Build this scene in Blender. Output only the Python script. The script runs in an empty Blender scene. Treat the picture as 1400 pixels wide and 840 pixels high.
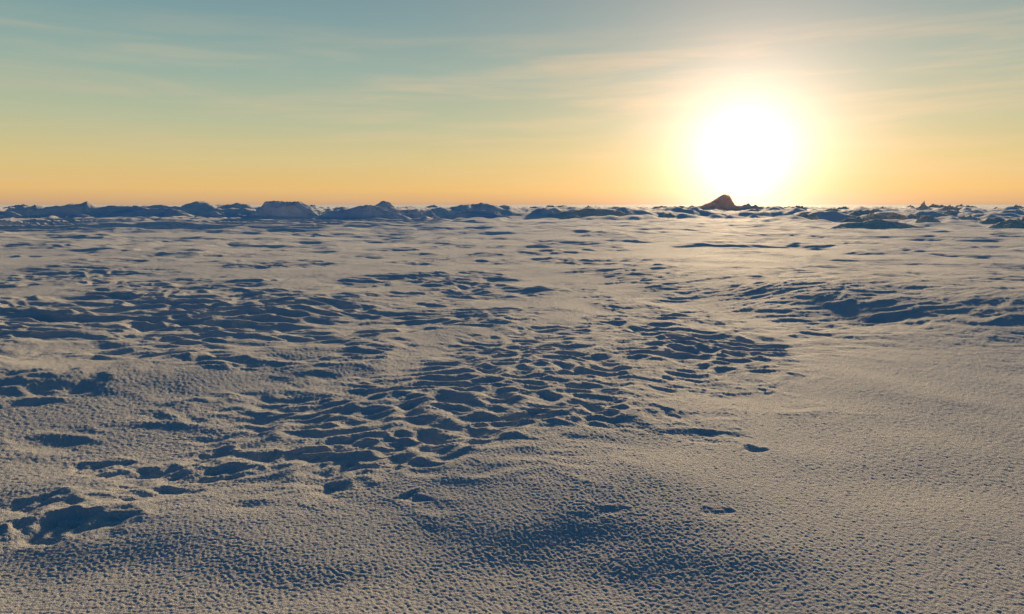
import bpy, math, random
import numpy as np
from mathutils import Vector

scene = bpy.context.scene
scene.view_settings.view_transform = 'Standard'
scene.view_settings.look = 'None'
scene.view_settings.exposure = 0

SUN_AZ = math.radians(18.4)     # clockwise from +Y
SUN_EL = math.radians(3.7)
LAMP_EL = math.radians(12.0)

def lin(r, g, b):
    f = lambda c: (c/255/12.92) if c/255 <= 0.04045 else ((c/255+0.055)/1.055)**2.4
    return (f(r), f(g), f(b), 1.0)

# ------------------------------------------------------------ noise
def _hash(ix, iy, seed):
    h = (ix.astype(np.int64)*374761393 + iy.astype(np.int64)*668265263 + seed*1442695041) & 0xffffffff
    h = ((h ^ (h >> 13))*1274126177) & 0xffffffff
    h = h ^ (h >> 16)
    return h & 1023
_ang = np.linspace(0, 2*np.pi, 1024, endpoint=False)
_gx = np.cos(_ang); _gy = np.sin(_ang)
def perlin(x, y, seed=0):
    x0 = np.floor(x); y0 = np.floor(y)
    fx = x-x0; fy = y-y0
    u = fx*fx*fx*(fx*(fx*6-15)+10); v = fy*fy*fy*(fy*(fy*6-15)+10)
    def g(i, j):
        h = _hash(x0+i, y0+j, seed)
        return _gx[h]*(fx-i) + _gy[h]*(fy-j)
    a = g(0, 0); b = g(1, 0); c = g(0, 1); d = g(1, 1)
    return ((a*(1-u)+b*u)*(1-v) + (c*(1-u)+d*u)*v)*1.5
def sstep(a, b, x):
    t = np.clip((x-a)/(b-a), 0, 1)
    return t*t*(3-2*t)

def seg_dist(x, y, pts):
    best = np.full(x.shape, 1e9); side = np.zeros(x.shape)
    for (ax, ay), (bx, by) in zip(pts[:-1], pts[1:]):
        dx, dy = bx-ax, by-ay
        L = dx*dx+dy*dy
        t = np.clip(((x-ax)*dx+(y-ay)*dy)/L, 0, 1)
        px = ax+t*dx; py = ay+t*dy
        d = np.hypot(x-px, y-py)
        s = np.sign((x-ax)*dy-(y-ay)*dx)      # +1 = near (right-hand) side of the line
        m = d < best
        best = np.where(m, d, best); side = np.where(m, s, side)
    return best, side

def ellipse(x, y, cx, cy, rx, ry, rot=0.0):
    c, s = math.cos(rot), math.sin(rot)
    dx = x-cx; dy = y-cy
    a = (dx*c+dy*s)/rx; b = (-dx*s+dy*c)/ry
    return np.sqrt(a*a+b*b)

PITS = [(-2.13,3.07,.22,.10,.046),(-2.55,2.92,.12,.09,.034),(-2.42,3.36,.13,.08,.028),
        (-2.10,3.72,.17,.10,.036),(-1.70,3.66,.15,.10,.032),(-2.50,3.9,.12,.09,.028),
        (-1.86,4.02,.11,.07,.022),(-1.90,3.42,.14,.06,.026),
        (-1.28,3.92,.13,.08,.030),(-1.0,4.1,.12,.10,.030),(-.95,3.66,.12,.08,.034),(-.93,3.38,.09,.07,.026),
        (-.55,3.62,.08,.05,.022),(-.5,3.22,.06,.04,.016),(.45,3.08,.11,.05,.006),(.98,3.05,.05,.04,.008),
        (1.45,3.9,.06,.05,.016),(1.20,4.15,.17,.08,.022),(1.1,4.55,.10,.07,.018),(.58,4.42,.12,.13,.042),
        (-.1,4.25,.10,.09,.030),(.12,4.38,.10,.08,.030),(-.75,3.9,.10,.08,.028)]

def height(x, y):
    r = np.hypot(x, y)
    z = np.zeros(x.shape)
    wx = x + .22*perlin(x/1.3, y/1.3, 3) + .05*perlin(x/.35, y/.35, 5)
    wy = y + .22*perlin(x/1.3+7, y/1.3, 4) + .05*perlin(x/.35, y/.35+9, 6)
    z += .20*perlin(x/26, y/20, 11)*sstep(6, 30, r)
    z += .090*perlin(wx/6.5, wy/5.0, 12)
    z += .038*perlin(wx/2.2, wy/1.9, 13)
    z += .012*perlin(wx/.85, wy/.6, 14)
    def ridged(sx, sy, seed, sk=0.0, soft=.10):
        n = perlin((wx+sk*wy)/sx, wy/sy, seed)
        return 1-np.minimum(1.0, np.sqrt(n*n*4+soft*soft)-soft)
    eA = ellipse(x, y, .40, 6.0, 1.60, 2.9, -.45)+.34*perlin(x/.7, y/.7, 41)+.20*perlin(x/.3, y/.3, 47)
    fieldA = 1-sstep(.35, 1.15, eA)
    eA2 = ellipse(x, y, -.75, 4.50, 1.30, 1.35, -.25)+.26*perlin(x/.5, y/.5, 42)+.18*perlin(x/.25,y/.25,49)
    fieldA = np.maximum(fieldA, 1-sstep(.35, 1.15, eA2))
    eA3 = ellipse(x, y, 1.95, 6.6, .9, 1.4, -.2)+.25*perlin(x/.5, y/.5, 48)
    fieldA = np.maximum(fieldA, 1-sstep(.35, 1.15, eA3))
    fieldB = (1-sstep(.4, 1.1, ellipse(x, y, -2.05, 3.6, .70, .70)+.3*perlin(x/.5, y/.5, 43)))*.45
    fieldC = (1-sstep(.2, 1.25, ellipse(x, y, -4.4, 8.2, 3.6, 2.2, -.1)+.55*perlin(x/1.3, y/1.2, 44)))
    patch = sstep(-.22, .45, perlin(x/3.6, y/2.8, 45)+.6*perlin(x/1.5, y/1.2, 46)+sstep(8, 16, r)*.12)*sstep(5.2, 8.0, y+.35*np.abs(x))
    smooth_r = 1-sstep(.6, 1.15, ellipse(x, y, 4.6, 5.0, 2.9, 3.0, 0))
    patch *= (1-.9*smooth_r)
    patch *= 1-.30*sstep(0,3,x-.22*y)*(1-sstep(18,30,r))
    # thin, scattered ripples on the plain between the fields
    thin = sstep(.0, .35, perlin(x/1.1, y/.9, 97)+.15)*sstep(3.9, 5.2, y+.1*np.abs(x))*(1-sstep(12, 18, y))*(1-.95*smooth_r)*(1-fieldA)
    d, s = seg_dist(x+.25*perlin(x/1.5, y/1.5, 60), y+.18*perlin(x/2.0, y/1.6, 61)+.04*perlin(x/.5, y/.5, 64), [(.8,13.6),(2.5,12.4),(3.8,11.1),(5.0,10.0),(6.2,9.0),(7.6,8.3),(12,7.7)])
    env = sstep(.6, 6.2, x)
    dr = np.where(s < 0, np.exp(-(d/3.6)**2), np.exp(-(d/(1.05+.60*env))**2))*env
    drm = np.exp(-(d/2.4)**2)*sstep(1.6, 4.0, x)
    patch *= 1-.8*drm
    thin *= 1-.7*drm
    rid0 = ridged(.26, .15, 20, .35, .30); rid1 = ridged(.36, .24, 21, .35, .30); rid2 = ridged(.80, .38, 22, .3, .22); rid3 = ridged(1.8, .85, 23, .1, .2)
    rid4 = ridged(3.6, 2.2, 24, .1, .1)
    z += .11*np.exp(-(ellipse(x, y, .30, 5.5, 1.1, 2.8, -.45))**2)
    d2, s2 = seg_dist(x+.12*perlin(x/.6, y/.6, 66), y+.12*perlin(x/.6,y/.6,67), [(-.2,3.85),(.35,4.3),(.85,4.75),(1.05,5.5),(1.9,7.6),(2.2,9.0)])
    z += .036*np.exp(-(d2/.26)**1.6)
    ph = (wy+.30*wx)/.30+.55*perlin(wx/.5, wy/.45, 93)+.9*perlin(wx/1.6, wy/1.4, 94)
    rip = .5+.5*np.sin(2*np.pi*ph)
    rip = rip**1.3*(.45+1.1*perlin(wx/.42, wy/.35, 95)**2+.6*perlin(wx/.34, wy/.34, 96))
    z += fieldA*(.021*(rid0-.6)+.028*(rid1-.6)+.009*(rid2-.6)+.013*(rip-.3))
    z += fieldB*(.014*(rid0-.6)+.014*(rid1-.6)+.012*rip)
    z += fieldC*(.034*(rid2-.6)+.040*(rid3-.6)+.018*rid1+.008*rip)
    z += thin*(.014*(rid1-.6)+.020*(rid2-.6)+.008*rid0)
    fr = 1-sstep(26, 50, r)
    z += patch*(.032*(rid2-.6)*fr+.046*(rid3-.6)*sstep(6, 13, r)+.018*rid1*(1-sstep(16, 28, r))+.12*(rid4-.6)*sstep(14, 28, r)+.008*rip*(1-sstep(14,24,r)))
    for (cx, cy, rx, ry, d3) in PITS:
        m = (np.abs(x-cx) < 3.5*rx) & (np.abs(y-cy) < 3.5*ry)
        xm = x[m]; ym = y[m]
        e = ellipse(xm+.12*perlin(xm/.14, ym/.14, 50), ym+.07*perlin(xm/.12, ym/.12, 51), cx, cy, rx, ry, .1)
        t = (ym-cy)/ry
        z[m] += (-d3*np.exp(-e**2.2*.8) + .38*d3*np.exp(-((e-1.5)/.4)**2)*sstep(-.6, .8, t))*(.75+.5*perlin(xm/.09, ym/.07, 52))
    for (cx, cy, rx, ry, d3) in [(.15,2.58,.74,.42,.074),(-1.85,2.62,.62,.28,.036),(-.85,2.50,.38,.20,.012),(-2.9,4.0,.5,.4,.04),(-2.9,3.3,.4,.3,.03)]:
        e = ellipse(x+.20*perlin(x/.5,y/.5,55), y+.12*perlin(x/.4,y/.4,56), cx, cy, rx, ry, .12)
        z += -d3*np.exp(-e**2)+.35*d3*np.exp(-(ellipse(x, y, cx, cy+ry*2.0, rx*1.4, ry*1.1))**2)
    # long drift with its shaded slope on the near side
    z += .40*dr*(1+.10*perlin(x/1.3, y/1.1, 98)) + drm*(.012*(rid2-.6)+.010*rid1)
    # drift crest crossing from the mid left
    d, s = seg_dist(x+.15*perlin(x/1.2, y/1.2, 62), y+.15*perlin(x/1.0,y/.9,65), [(-7.5,5.4),(-5.5,5.6),(-3.4,5.95),(-1.8,6.9),(-.2,8.4),(1.4,10.2)])
    z += .11*np.where(s < 0, np.exp(-(d/.45)**1.7), np.exp(-(d/.85)**2))
    # ---- far hummocky pack
    hz = sstep(44, 85, y+.25*x+6*perlin(x/15, y/15, 70))*sstep(20, 50, r)
    hn = perlin(x/7.5, y/9, 71)+.5*perlin(x/3.2, y/3.6, 72)+.28*perlin(x/1.4, y/1.6, 73)
    z += hz*(.80*np.maximum(0, hn-.05)**1.1+.12*hn)*(1-.35*sstep(300, 700, r))
    zl = sstep(31, 42, y+.12*x+3*perlin(x/8,y/8,90))*(1-sstep(62, 70, y))*(1-sstep(-16, 0, x))
    z += zl*1.0*(ridged(11.0, 2.8, 25, .1, .16)-.55)
    d, s = seg_dist(x+1.2*perlin(x/5, y/5, 75), y+2.0*perlin(x/6, y/6, 76), [(-90,58),(-58,60),(-36,64),(-22,66),(-10,70),(6,77),(24,86),(60,95)])
    cr = 1.02+.28*perlin(x/4.5, y/5, 77)+.18*perlin(x/1.9, y/2, 78)+.12*(.35-np.abs(perlin(x/1.1, y/1.3, 79)))+.06*perlin(x/.5,y/.7,68)
    amp = 1.06-.34*sstep(-4, 20, x)
    z += amp*cr*np.where(s > 0, np.exp(-(d/2.8)**2), np.exp(-(d/4)**2))
    z += .06*perlin(x/2.4, y/1.8, 74)*sstep(22, 45, r)
    # ---- crust texture
    k = 1-sstep(5, 10, r)
    z += k*(.0026*perlin(x/.015, y/.014, 81)+.0010*perlin(x/.028,y/.03,85))*(.75+.25*sstep(-.3,.3,perlin(x/.9,y/.9,82)+.25))
    z += sstep(5, 9, r)*(1-sstep(16, 34, r))*.0038*perlin(x/.075, y/.07, 83)
    z += sstep(2.8, 5.5, r)*(1-sstep(10, 16, r))*.0032*perlin(x/.030, y/.028, 84)
    return z
def h1(x, y):
    return float(height(np.array([float(x)]), np.array([float(y)]))[0])

# ------------------------------------------------------------ ground sheet
def radii():
    out = []
    r = .35
    while r < 9000:
        out.append(r)
        if r < 1.7: k = .03
        elif r < 5: k = .0018
        elif r < 12: k = .0027
        elif r < 60: k = .0042
        elif r < 260: k = .009
        else: k = .05
        r *= 1+k
    out.append(9000)
    return np.array(out)
R = radii()
front = np.linspace(math.radians(-50), math.radians(50), 1500)
back = np.linspace(math.radians(50), math.radians(310), 150)[1:-1]
A = np.concatenate([front, back])
nr, na = len(R), len(A)
RR, AA = np.meshgrid(R, A, indexing='ij')
X = RR*np.sin(AA); Y = RR*np.cos(AA)
Z = height(X.ravel(), Y.ravel()).reshape(X.shape)
co = np.empty((nr*na+1, 3), dtype=np.float32)
co[:-1, 0] = X.ravel(); co[:-1, 1] = Y.ravel(); co[:-1, 2] = Z.ravel()
co[-1] = (0, 0, float(Z[0].mean()))
i = np.arange(nr-1)[:, None]; j = np.arange(na)[None, :]
jn = (j+1) % na
quads = np.stack([(i*na+j), (i*na+jn), ((i+1)*na+jn), ((i+1)*na+j)], axis=-1).reshape(-1, 4)[:, ::-1]
jj = np.arange(na)
tris = np.stack([np.full(na, nr*na), (jj+1) % na, jj], axis=-1)
loops = np.concatenate([quads.ravel(), tris.ravel()]).astype(np.int32)
starts = np.concatenate([np.arange(len(quads))*4, len(quads)*4+np.arange(len(tris))*3]).astype(np.int32)
me = bpy.data.meshes.new("snow_ground")
me.vertices.add(len(co)); me.vertices.foreach_set("co", co.ravel())
me.loops.add(len(loops)); me.loops.foreach_set("vertex_index", loops)
me.polygons.add(len(starts)); me.polygons.foreach_set("loop_start", starts)
me.polygons.foreach_set("use_smooth", np.ones(len(starts), dtype=bool))
me.update(calc_edges=True); me.validate()
ground = bpy.data.objects.new("snow_ground", me)
scene.collection.objects.link(ground)
ground["kind"] = "structure"

# ------------------------------------------------------------ materials
def snow_material(name, base, base2, bump_scale, strength, dist, rough=.8, spec=.12, sss=0.0, sheen=0.0):
    m = bpy.data.materials.new(name); m.use_nodes = True
    nt = m.node_tree; N = nt.nodes; L = nt.links
    b = N["Principled BSDF"]
    geo = N.new("ShaderNodeNewGeometry")
    n1 = N.new("ShaderNodeTexNoise"); n1.inputs["Scale"].default_value = bump_scale
    n1.inputs["Detail"].default_value = 4; n1.inputs["Roughness"].default_value = .75
    L.new(geo.outputs["Position"], n1.inputs["Vector"])
    v = N.new("ShaderNodeTexVoronoi"); v.inputs["Scale"].default_value = bump_scale*1.6
    L.new(geo.outputs["Position"], v.inputs["Vector"])
    mx = N.new("ShaderNodeMath"); mx.operation = 'MULTIPLY_ADD'
    L.new(v.outputs["Distance"], mx.inputs[0]); mx.inputs[1].default_value = -.40
    L.new(n1.outputs["Fac"], mx.inputs[2])
    bp = N.new("ShaderNodeBump"); bp.inputs["Strength"].default_value = strength; bp.inputs["Distance"].default_value = dist
    L.new(mx.outputs[0], bp.inputs["Height"]); L.new(bp.outputs["Normal"], b.inputs["Normal"])
    n2 = N.new("ShaderNodeTexNoise"); n2.inputs["Scale"].default_value = .8; n2.inputs["Detail"].default_value = 4
    L.new(geo.outputs["Position"], n2.inputs["Vector"])
    cr = N.new("ShaderNodeValToRGB")
    cr.color_ramp.elements[0].position = .35; cr.color_ramp.elements[0].color = base
    cr.color_ramp.elements[1].position = .65; cr.color_ramp.elements[1].color = base2
    L.new(n2.outputs["Fac"], cr.inputs["Fac"]); L.new(cr.outputs["Color"], b.inputs["Base Color"])
    b.inputs["Roughness"].default_value = rough
    b.inputs["IOR"].default_value = 1.31
    b.inputs["Specular IOR Level"].default_value = spec
    if sheen > 0:
        b.inputs["Sheen Weight"].default_value = sheen
        b.inputs["Sheen Roughness"].default_value = .35
        b.inputs["Sheen Tint"].default_value = (1, .98, .95, 1)
    if sss > 0:
        b.inputs["Subsurface Weight"].default_value = sss
        b.inputs["Subsurface Radius"].default_value = (1.0, .62, .40)
        b.inputs["Subsurface Scale"].default_value = 1.6
    return m
snow = snow_material("wind_packed_snow", (.86,.84,.79,1), (.92,.89,.83,1), 110, 1.0, .022, rough=.78, spec=.22, sheen=.18)
ground.data.materials.append(snow)
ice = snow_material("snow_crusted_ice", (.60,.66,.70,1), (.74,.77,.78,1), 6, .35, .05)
ice_lit = snow_material("sunglow_tinted_snow_ice", (.88,.70,.50,1), (.92,.80,.64,1), 6, .35, .05)  # same crusted ice, golden haze glow near the sun painted into its colour
ice_peak = snow_material("translucent_sunglow_tinted_ice", (.90,.68,.46,1), (.93,.76,.56,1), 3, .5, .12, sss=.8)  # warm backlit glow painted into the base colour, on top of subsurface scattering

# ------------------------------------------------------------ ice hummocks
def hummock(px, py, w, dp, h, label, seed, sharp=.2, profile=None, res=56, mat=None, top=None):
    """mound / broken ice block rising out of the snow; skirt runs below the surface"""
    n = res
    u, v = np.meshgrid(np.linspace(-1.25, 1.25, n), np.linspace(-1.25, 1.25, n), indexing='xy')
    u = u.ravel(); v = v.ravel()
    s = seed*1.37
    du = u+.22*perlin(u*1.5+s, v*1.5, seed)+.07*perlin(u*4+s, v*4, seed+1)
    dv = v+.22*perlin(u*1.5+s, v*1.5+4, seed+2)+.07*perlin(u*4+s, v*4, seed+3)
    if profile is None:
        e = np.sqrt(du**2+dv**2)
        rng = np.random.RandomState(seed)
        dome = np.clip(1-e**1.7, -1, 1)
        cut = dome.copy()
        for k in range(4):
            a = rng.uniform(0, 6.28); sl = rng.uniform(.3, 1.6); off = rng.uniform(.35, .95)
            cut = np.minimum(cut, off+sl*(du*math.cos(a)+dv*math.sin(a))*.8)
        z = dome*(1-sharp)+cut*sharp
        z = z*(1+.30*perlin(u*2.3+s, v*2.3, seed+5))
        blocks = np.abs(perlin(u*3.2+s, v*3.2, seed+6))
        z += np.where(z > 0, 1, 0)*np.clip(z, 0, .5)*(sharp*1.2*(blocks-.25)+.22*perlin(u*7+s, v*7, seed+7)+.12*perlin(u*15, v*15+s, seed+8))
    else:
        pu = np.interp(du*.3+u*.7, profile[0], profile[1])
        z = pu*np.clip(1.15-np.abs(dv)**2.5, -.3, 1)*(1+.12*perlin(u*4+s, v*5, seed+7)+.05*perlin(u*11+s, v*8, seed+9))+.025*perlin(u*14, v*8, seed+8)
        z -= .06
    z = np.where(z < 0, z*.5, z)
    gz = min(h1(px, py), .55)-.08
    if top is not None: h = top-gz
    z = z/z.max()*h
    edge = np.maximum(np.abs(u), np.abs(v)) > 1.2
    z = np.where(edge, np.minimum(z, -.3), z)
    P = np.stack([u*w/2, v*dp/2, z], axis=1)
    idx = np.arange(n*n).reshape(n, n)
    F = np.stack([idx[:-1, :-1], idx[:-1, 1:], idx[1:, 1:], idx[1:, :-1]], axis=-1).reshape(-1, 4)
    m = bpy.data.meshes.new("ice_hummock"); m.from_pydata(P.tolist(), [], F.tolist())
    m.polygons.foreach_set("use_smooth", [True]*len(m.polygons)); m.update()
    o = bpy.data.objects.new("ice_hummock", m); scene.collection.objects.link(o)
    o.location = (px, py, gz)
    m.materials.append(mat or ice)
    o["label"] = label; o["category"] = "ice hummock"; o["group"] = "ice hummocks on the frozen snow plain"
    return o

L1 = "rounded snow-covered ice hummock on the snow plain"
L2 = "low broad mound of drifted snow and ice"
L3 = "jagged broken ice block standing on the snow"
hummock(-19.9, 61.0, 6.4, 3.2, 1.6, "large rounded ice hummock with a steep broken side", 1, .5, ([-1.25,-1,-.75,-.55,-.2,.1,.35,.6,.75,1,1.25],[-.2,.15,.55,.95,1,.93,.95,.72,.45,.1,-.2]), 90, top=1.85)
hummock(-16.6, 63, 5.0, 3, 1.0, L1, 2, .3, top=1.15)
hummock(-13.6, 62.0, 8.6, 3.4, 1.35, "wide rounded ice hummock banked with drifted snow", 3, .25, ([-1.25,-1,-.6,-.2,0,.25,.6,1,1.25],[-.2,.2,.6,.75,.95,1,.7,.25,-.2]), 90, top=1.48)
hummock(-9.0, 65, 6.0, 3, 1.0, L1, 4, .3, top=1.1)
hummock(-20.0, 108, 8.5, 4, 2.1, "small pointed ice hummock rising above its neighbours", 5, .8, ([-1.25,-1,-.5,0,.1,.5,1,1.25],[-.1,.1,.5,1,1,.45,.1,-.1]), top=2.1)
hummock(-46, 59, 9, 4, 1.0, L1, 6, .3)
hummock(-39, 60, 11, 4, 1.0, L2, 7, .2)
hummock(-32, 60.5, 10, 4, .95, L2, 8, .2)
hummock(-26, 61, 8, 4, 1.0, L1, 9, .3)
hummock(3.3, 73, 2.8, 2, 1.1, "small rounded ice knob on the snow plain", 10, .3, top=1.2)
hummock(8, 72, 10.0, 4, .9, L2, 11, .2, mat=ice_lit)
hummock(-4.0, 68, 8.0, 3, .95, L2, 12, .3)
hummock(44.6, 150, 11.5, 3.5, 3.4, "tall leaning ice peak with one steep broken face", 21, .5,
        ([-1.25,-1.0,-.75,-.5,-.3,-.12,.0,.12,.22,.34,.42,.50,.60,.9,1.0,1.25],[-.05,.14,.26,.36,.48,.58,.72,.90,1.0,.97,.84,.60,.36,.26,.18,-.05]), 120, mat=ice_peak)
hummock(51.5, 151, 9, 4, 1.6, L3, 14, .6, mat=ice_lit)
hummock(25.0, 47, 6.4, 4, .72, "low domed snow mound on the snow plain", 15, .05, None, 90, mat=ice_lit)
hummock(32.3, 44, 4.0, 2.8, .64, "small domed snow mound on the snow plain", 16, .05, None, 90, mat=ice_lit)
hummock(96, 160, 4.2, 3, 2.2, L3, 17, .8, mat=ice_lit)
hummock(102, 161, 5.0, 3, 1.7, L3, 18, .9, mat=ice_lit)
rnd = random.Random(7)
for k in range(170):
    d = rnd.choice([rnd.uniform(66, 100), rnd.uniform(100, 240), rnd.uniform(150, 380)])
    a = math.radians(rnd.uniform(-42, 42))
    if rnd.random() < .35: a = math.radians(rnd.uniform(14, 42))
    if 14.0 < math.degrees(a) < 22 and d < 130: continue
    h = rnd.uniform(.4, .9)+max(0, d-120)*.0034
    w = h*rnd.uniform(2.5, 7)
    sh = rnd.choice([.3, .6, 1.0])
    deg = math.degrees(a)
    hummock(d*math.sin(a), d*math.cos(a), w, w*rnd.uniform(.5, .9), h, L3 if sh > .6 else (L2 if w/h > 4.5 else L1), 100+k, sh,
            mat=ice_lit if deg > 2 else ice, res=40)  # hummocks toward the sun get the ice with painted-in glow

# ------------------------------------------------------------ world
w = bpy.data.worlds.new("World"); scene.world = w; w.use_nodes = True
nt = w.node_tree; N = nt.nodes; L = nt.links
N.clear()
out = N.new("ShaderNodeOutputWorld"); bg = N.new("ShaderNodeBackground"); L.new(bg.outputs[0], out.inputs[0])
tc = N.new("ShaderNodeTexCoord"); D = tc.outputs["Generated"]
def M(op, a, b=None, c=None, clamp=False):
    n = N.new("ShaderNodeMath"); n.operation = op; n.use_clamp = clamp
    for k, q in enumerate((a, b, c)):
        if q is None: continue
        if isinstance(q, (int, float)): n.inputs[k].default_value = q
        else: L.new(q, n.inputs[k])
    return n.outputs[0]
def ramp(fac, stops, interp='EASE'):
    n = N.new("ShaderNodeValToRGB"); e = n.color_ramp.elements; n.color_ramp.interpolation = interp
    e[0].position, e[0].color = stops[0]; e[1].position, e[1].color = stops[-1]
    for p, c in stops[1:-1]:
        q = e.new(p); q.color = c
    L.new(fac, n.inputs[0]); return n.outputs[0]
def mixc(fac, a, b, mode='MIX'):
    n = N.new("ShaderNodeMix"); n.data_type = 'RGBA'; n.blend_type = mode
    for idx, q in ((0, fac), (6, a), (7, b)):
        if isinstance(q, (int, float)): n.inputs[idx].default_value = q
        elif isinstance(q, tuple): n.inputs[idx].default_value = q
        else: L.new(q, n.inputs[idx])
    return n.outputs[2]
sep = N.new("ShaderNodeSeparateXYZ"); L.new(D, sep.inputs[0])
el = M('MULTIPLY', M('ARCSINE', sep.outputs[2]), 180/math.pi)
az = M('MULTIPLY', M('ARCTAN2', sep.outputs[0], sep.outputs[1]), 180/math.pi)
sd = Vector((math.sin(SUN_AZ)*math.cos(SUN_EL), math.cos(SUN_AZ)*math.cos(SUN_EL), math.sin(SUN_EL)))
dp = N.new("ShaderNodeVectorMath"); dp.operation = 'DOT_PRODUCT'; L.new(D, dp.inputs[0]); dp.inputs[1].default_value = sd
th = M('MULTIPLY', M('ARCCOSINE', M('MINIMUM', dp.outputs['Value'], .999999)), 180/math.pi)
S = lambda e: e/60
base = ramp(M('DIVIDE', el, 60, clamp=True), [
    (S(0), lin(186,154,126)), (S(.35), lin(208,166,120)), (S(1.2), lin(226,184,116)), (S(3.4), lin(210,191,134)), (S(6.2), lin(180,186,152)),
    (S(10), lin(148,172,160)), (S(14), lin(120,154,158)), (S(18), lin(102,138,150)), (S(30), lin(40,80,108)), (S(60), lin(14,54,92))], 'LINEAR')
sh = M('ADD', M('MULTIPLY', sep.outputs[0], math.sin(SUN_AZ)), M('MULTIPLY', sep.outputs[1], math.cos(SUN_AZ)))
backf = M('MULTIPLY', M('SUBTRACT', .45, sh), 1.1, clamp=True)
base = mixc(backf, base, lin(16,74,120))
# cirrus veils
cv = N.new("ShaderNodeCombineXYZ")
L.new(M('MULTIPLY', az, .040), cv.inputs[0]); L.new(M('MULTIPLY', M('SUBTRACT', el, M('MULTIPLY', az, .010)), .46), cv.inputs[1])
cn = N.new("ShaderNodeTexNoise"); cn.inputs["Scale"].default_value = 1.6; cn.inputs["Detail"].default_value = 6; cn.inputs["Roughness"].default_value = .55
cn.inputs["Distortion"].default_value = .4
L.new(cv.outputs[0], cn.inputs["Vector"])
cf = ramp(cn.outputs["Fac"], [(.38, (0,0,0,1)), (.80, (1,1,1,1))], 'EASE')
elm = ramp(M('DIVIDE', el, 60, clamp=True), [(S(0), (.45,)*3+(1,)), (S(3), (.5,)*3+(1,)), (S(7), (1,1,1,1)), (S(11.5), (.7,)*3+(1,)), (S(14), (.05,)*3+(1,)), (S(24), (0,)*3+(1,))], 'LINEAR')
glowc = M('EXPONENT', M('DIVIDE', th, -26))
cm = M('MULTIPLY', M('MULTIPLY', cf, elm), M('ADD', .32, M('MULTIPLY', glowc, .42)))
base = mixc(cm, base, mixc(glowc, lin(204,188,158), lin(255,210,164)))
def glow(width, col, p=1.0):
    e = M('EXPONENT', M('MULTIPLY', M('POWER', M('DIVIDE', th, width), p), -1))
    return mixc(e, (0,0,0,1), col)
tot = mixc(1.0, base, glow(14, (.32,.135,.03,1)), 'ADD')
tot = mixc(1.0, tot, glow(4.3, (1.2,.62,.46,1)), 'ADD')
tot = mixc(1.0, tot, glow(3.2, (1.35,1.3,1.3,1), 1.1), 'ADD')
sky = N.new("ShaderNodeTexSky"); sky.sky_type = 'NISHITA'; sky.sun_disc = False
sky.sun_elevation = LAMP_EL; sky.sun_rotation = SUN_AZ
tot = mixc(1.0, tot, mixc(.002, (0,0,0,1), sky.outputs[0]), 'ADD')
L.new(tot, bg.inputs[0]); bg.inputs[1].default_value = 1.0

# ------------------------------------------------------------ sun
sl = bpy.data.lights.new("sun", 'SUN'); sl.energy = 5.0; sl.angle = math.radians(2.4); sl.color = (1.0, .73, .42)
so = bpy.data.objects.new("sun", sl); scene.collection.objects.link(so)
ld = Vector((math.sin(SUN_AZ)*math.cos(LAMP_EL), math.cos(SUN_AZ)*math.cos(LAMP_EL), math.sin(LAMP_EL)))
so.rotation_euler = ld.to_track_quat('Z', 'Y').to_euler()

# ------------------------------------------------------------ camera
cam = bpy.data.cameras.new("camera"); cam.sensor_width = 36; cam.lens = 24; cam.clip_end = 20000; cam.clip_start = .05
co_ = bpy.data.objects.new("camera", cam); scene.collection.objects.link(co_)
co_.location = (0, 0, 1.5); co_.rotation_euler = (math.radians(90-8.53), 0, 0)
scene.camera = co_
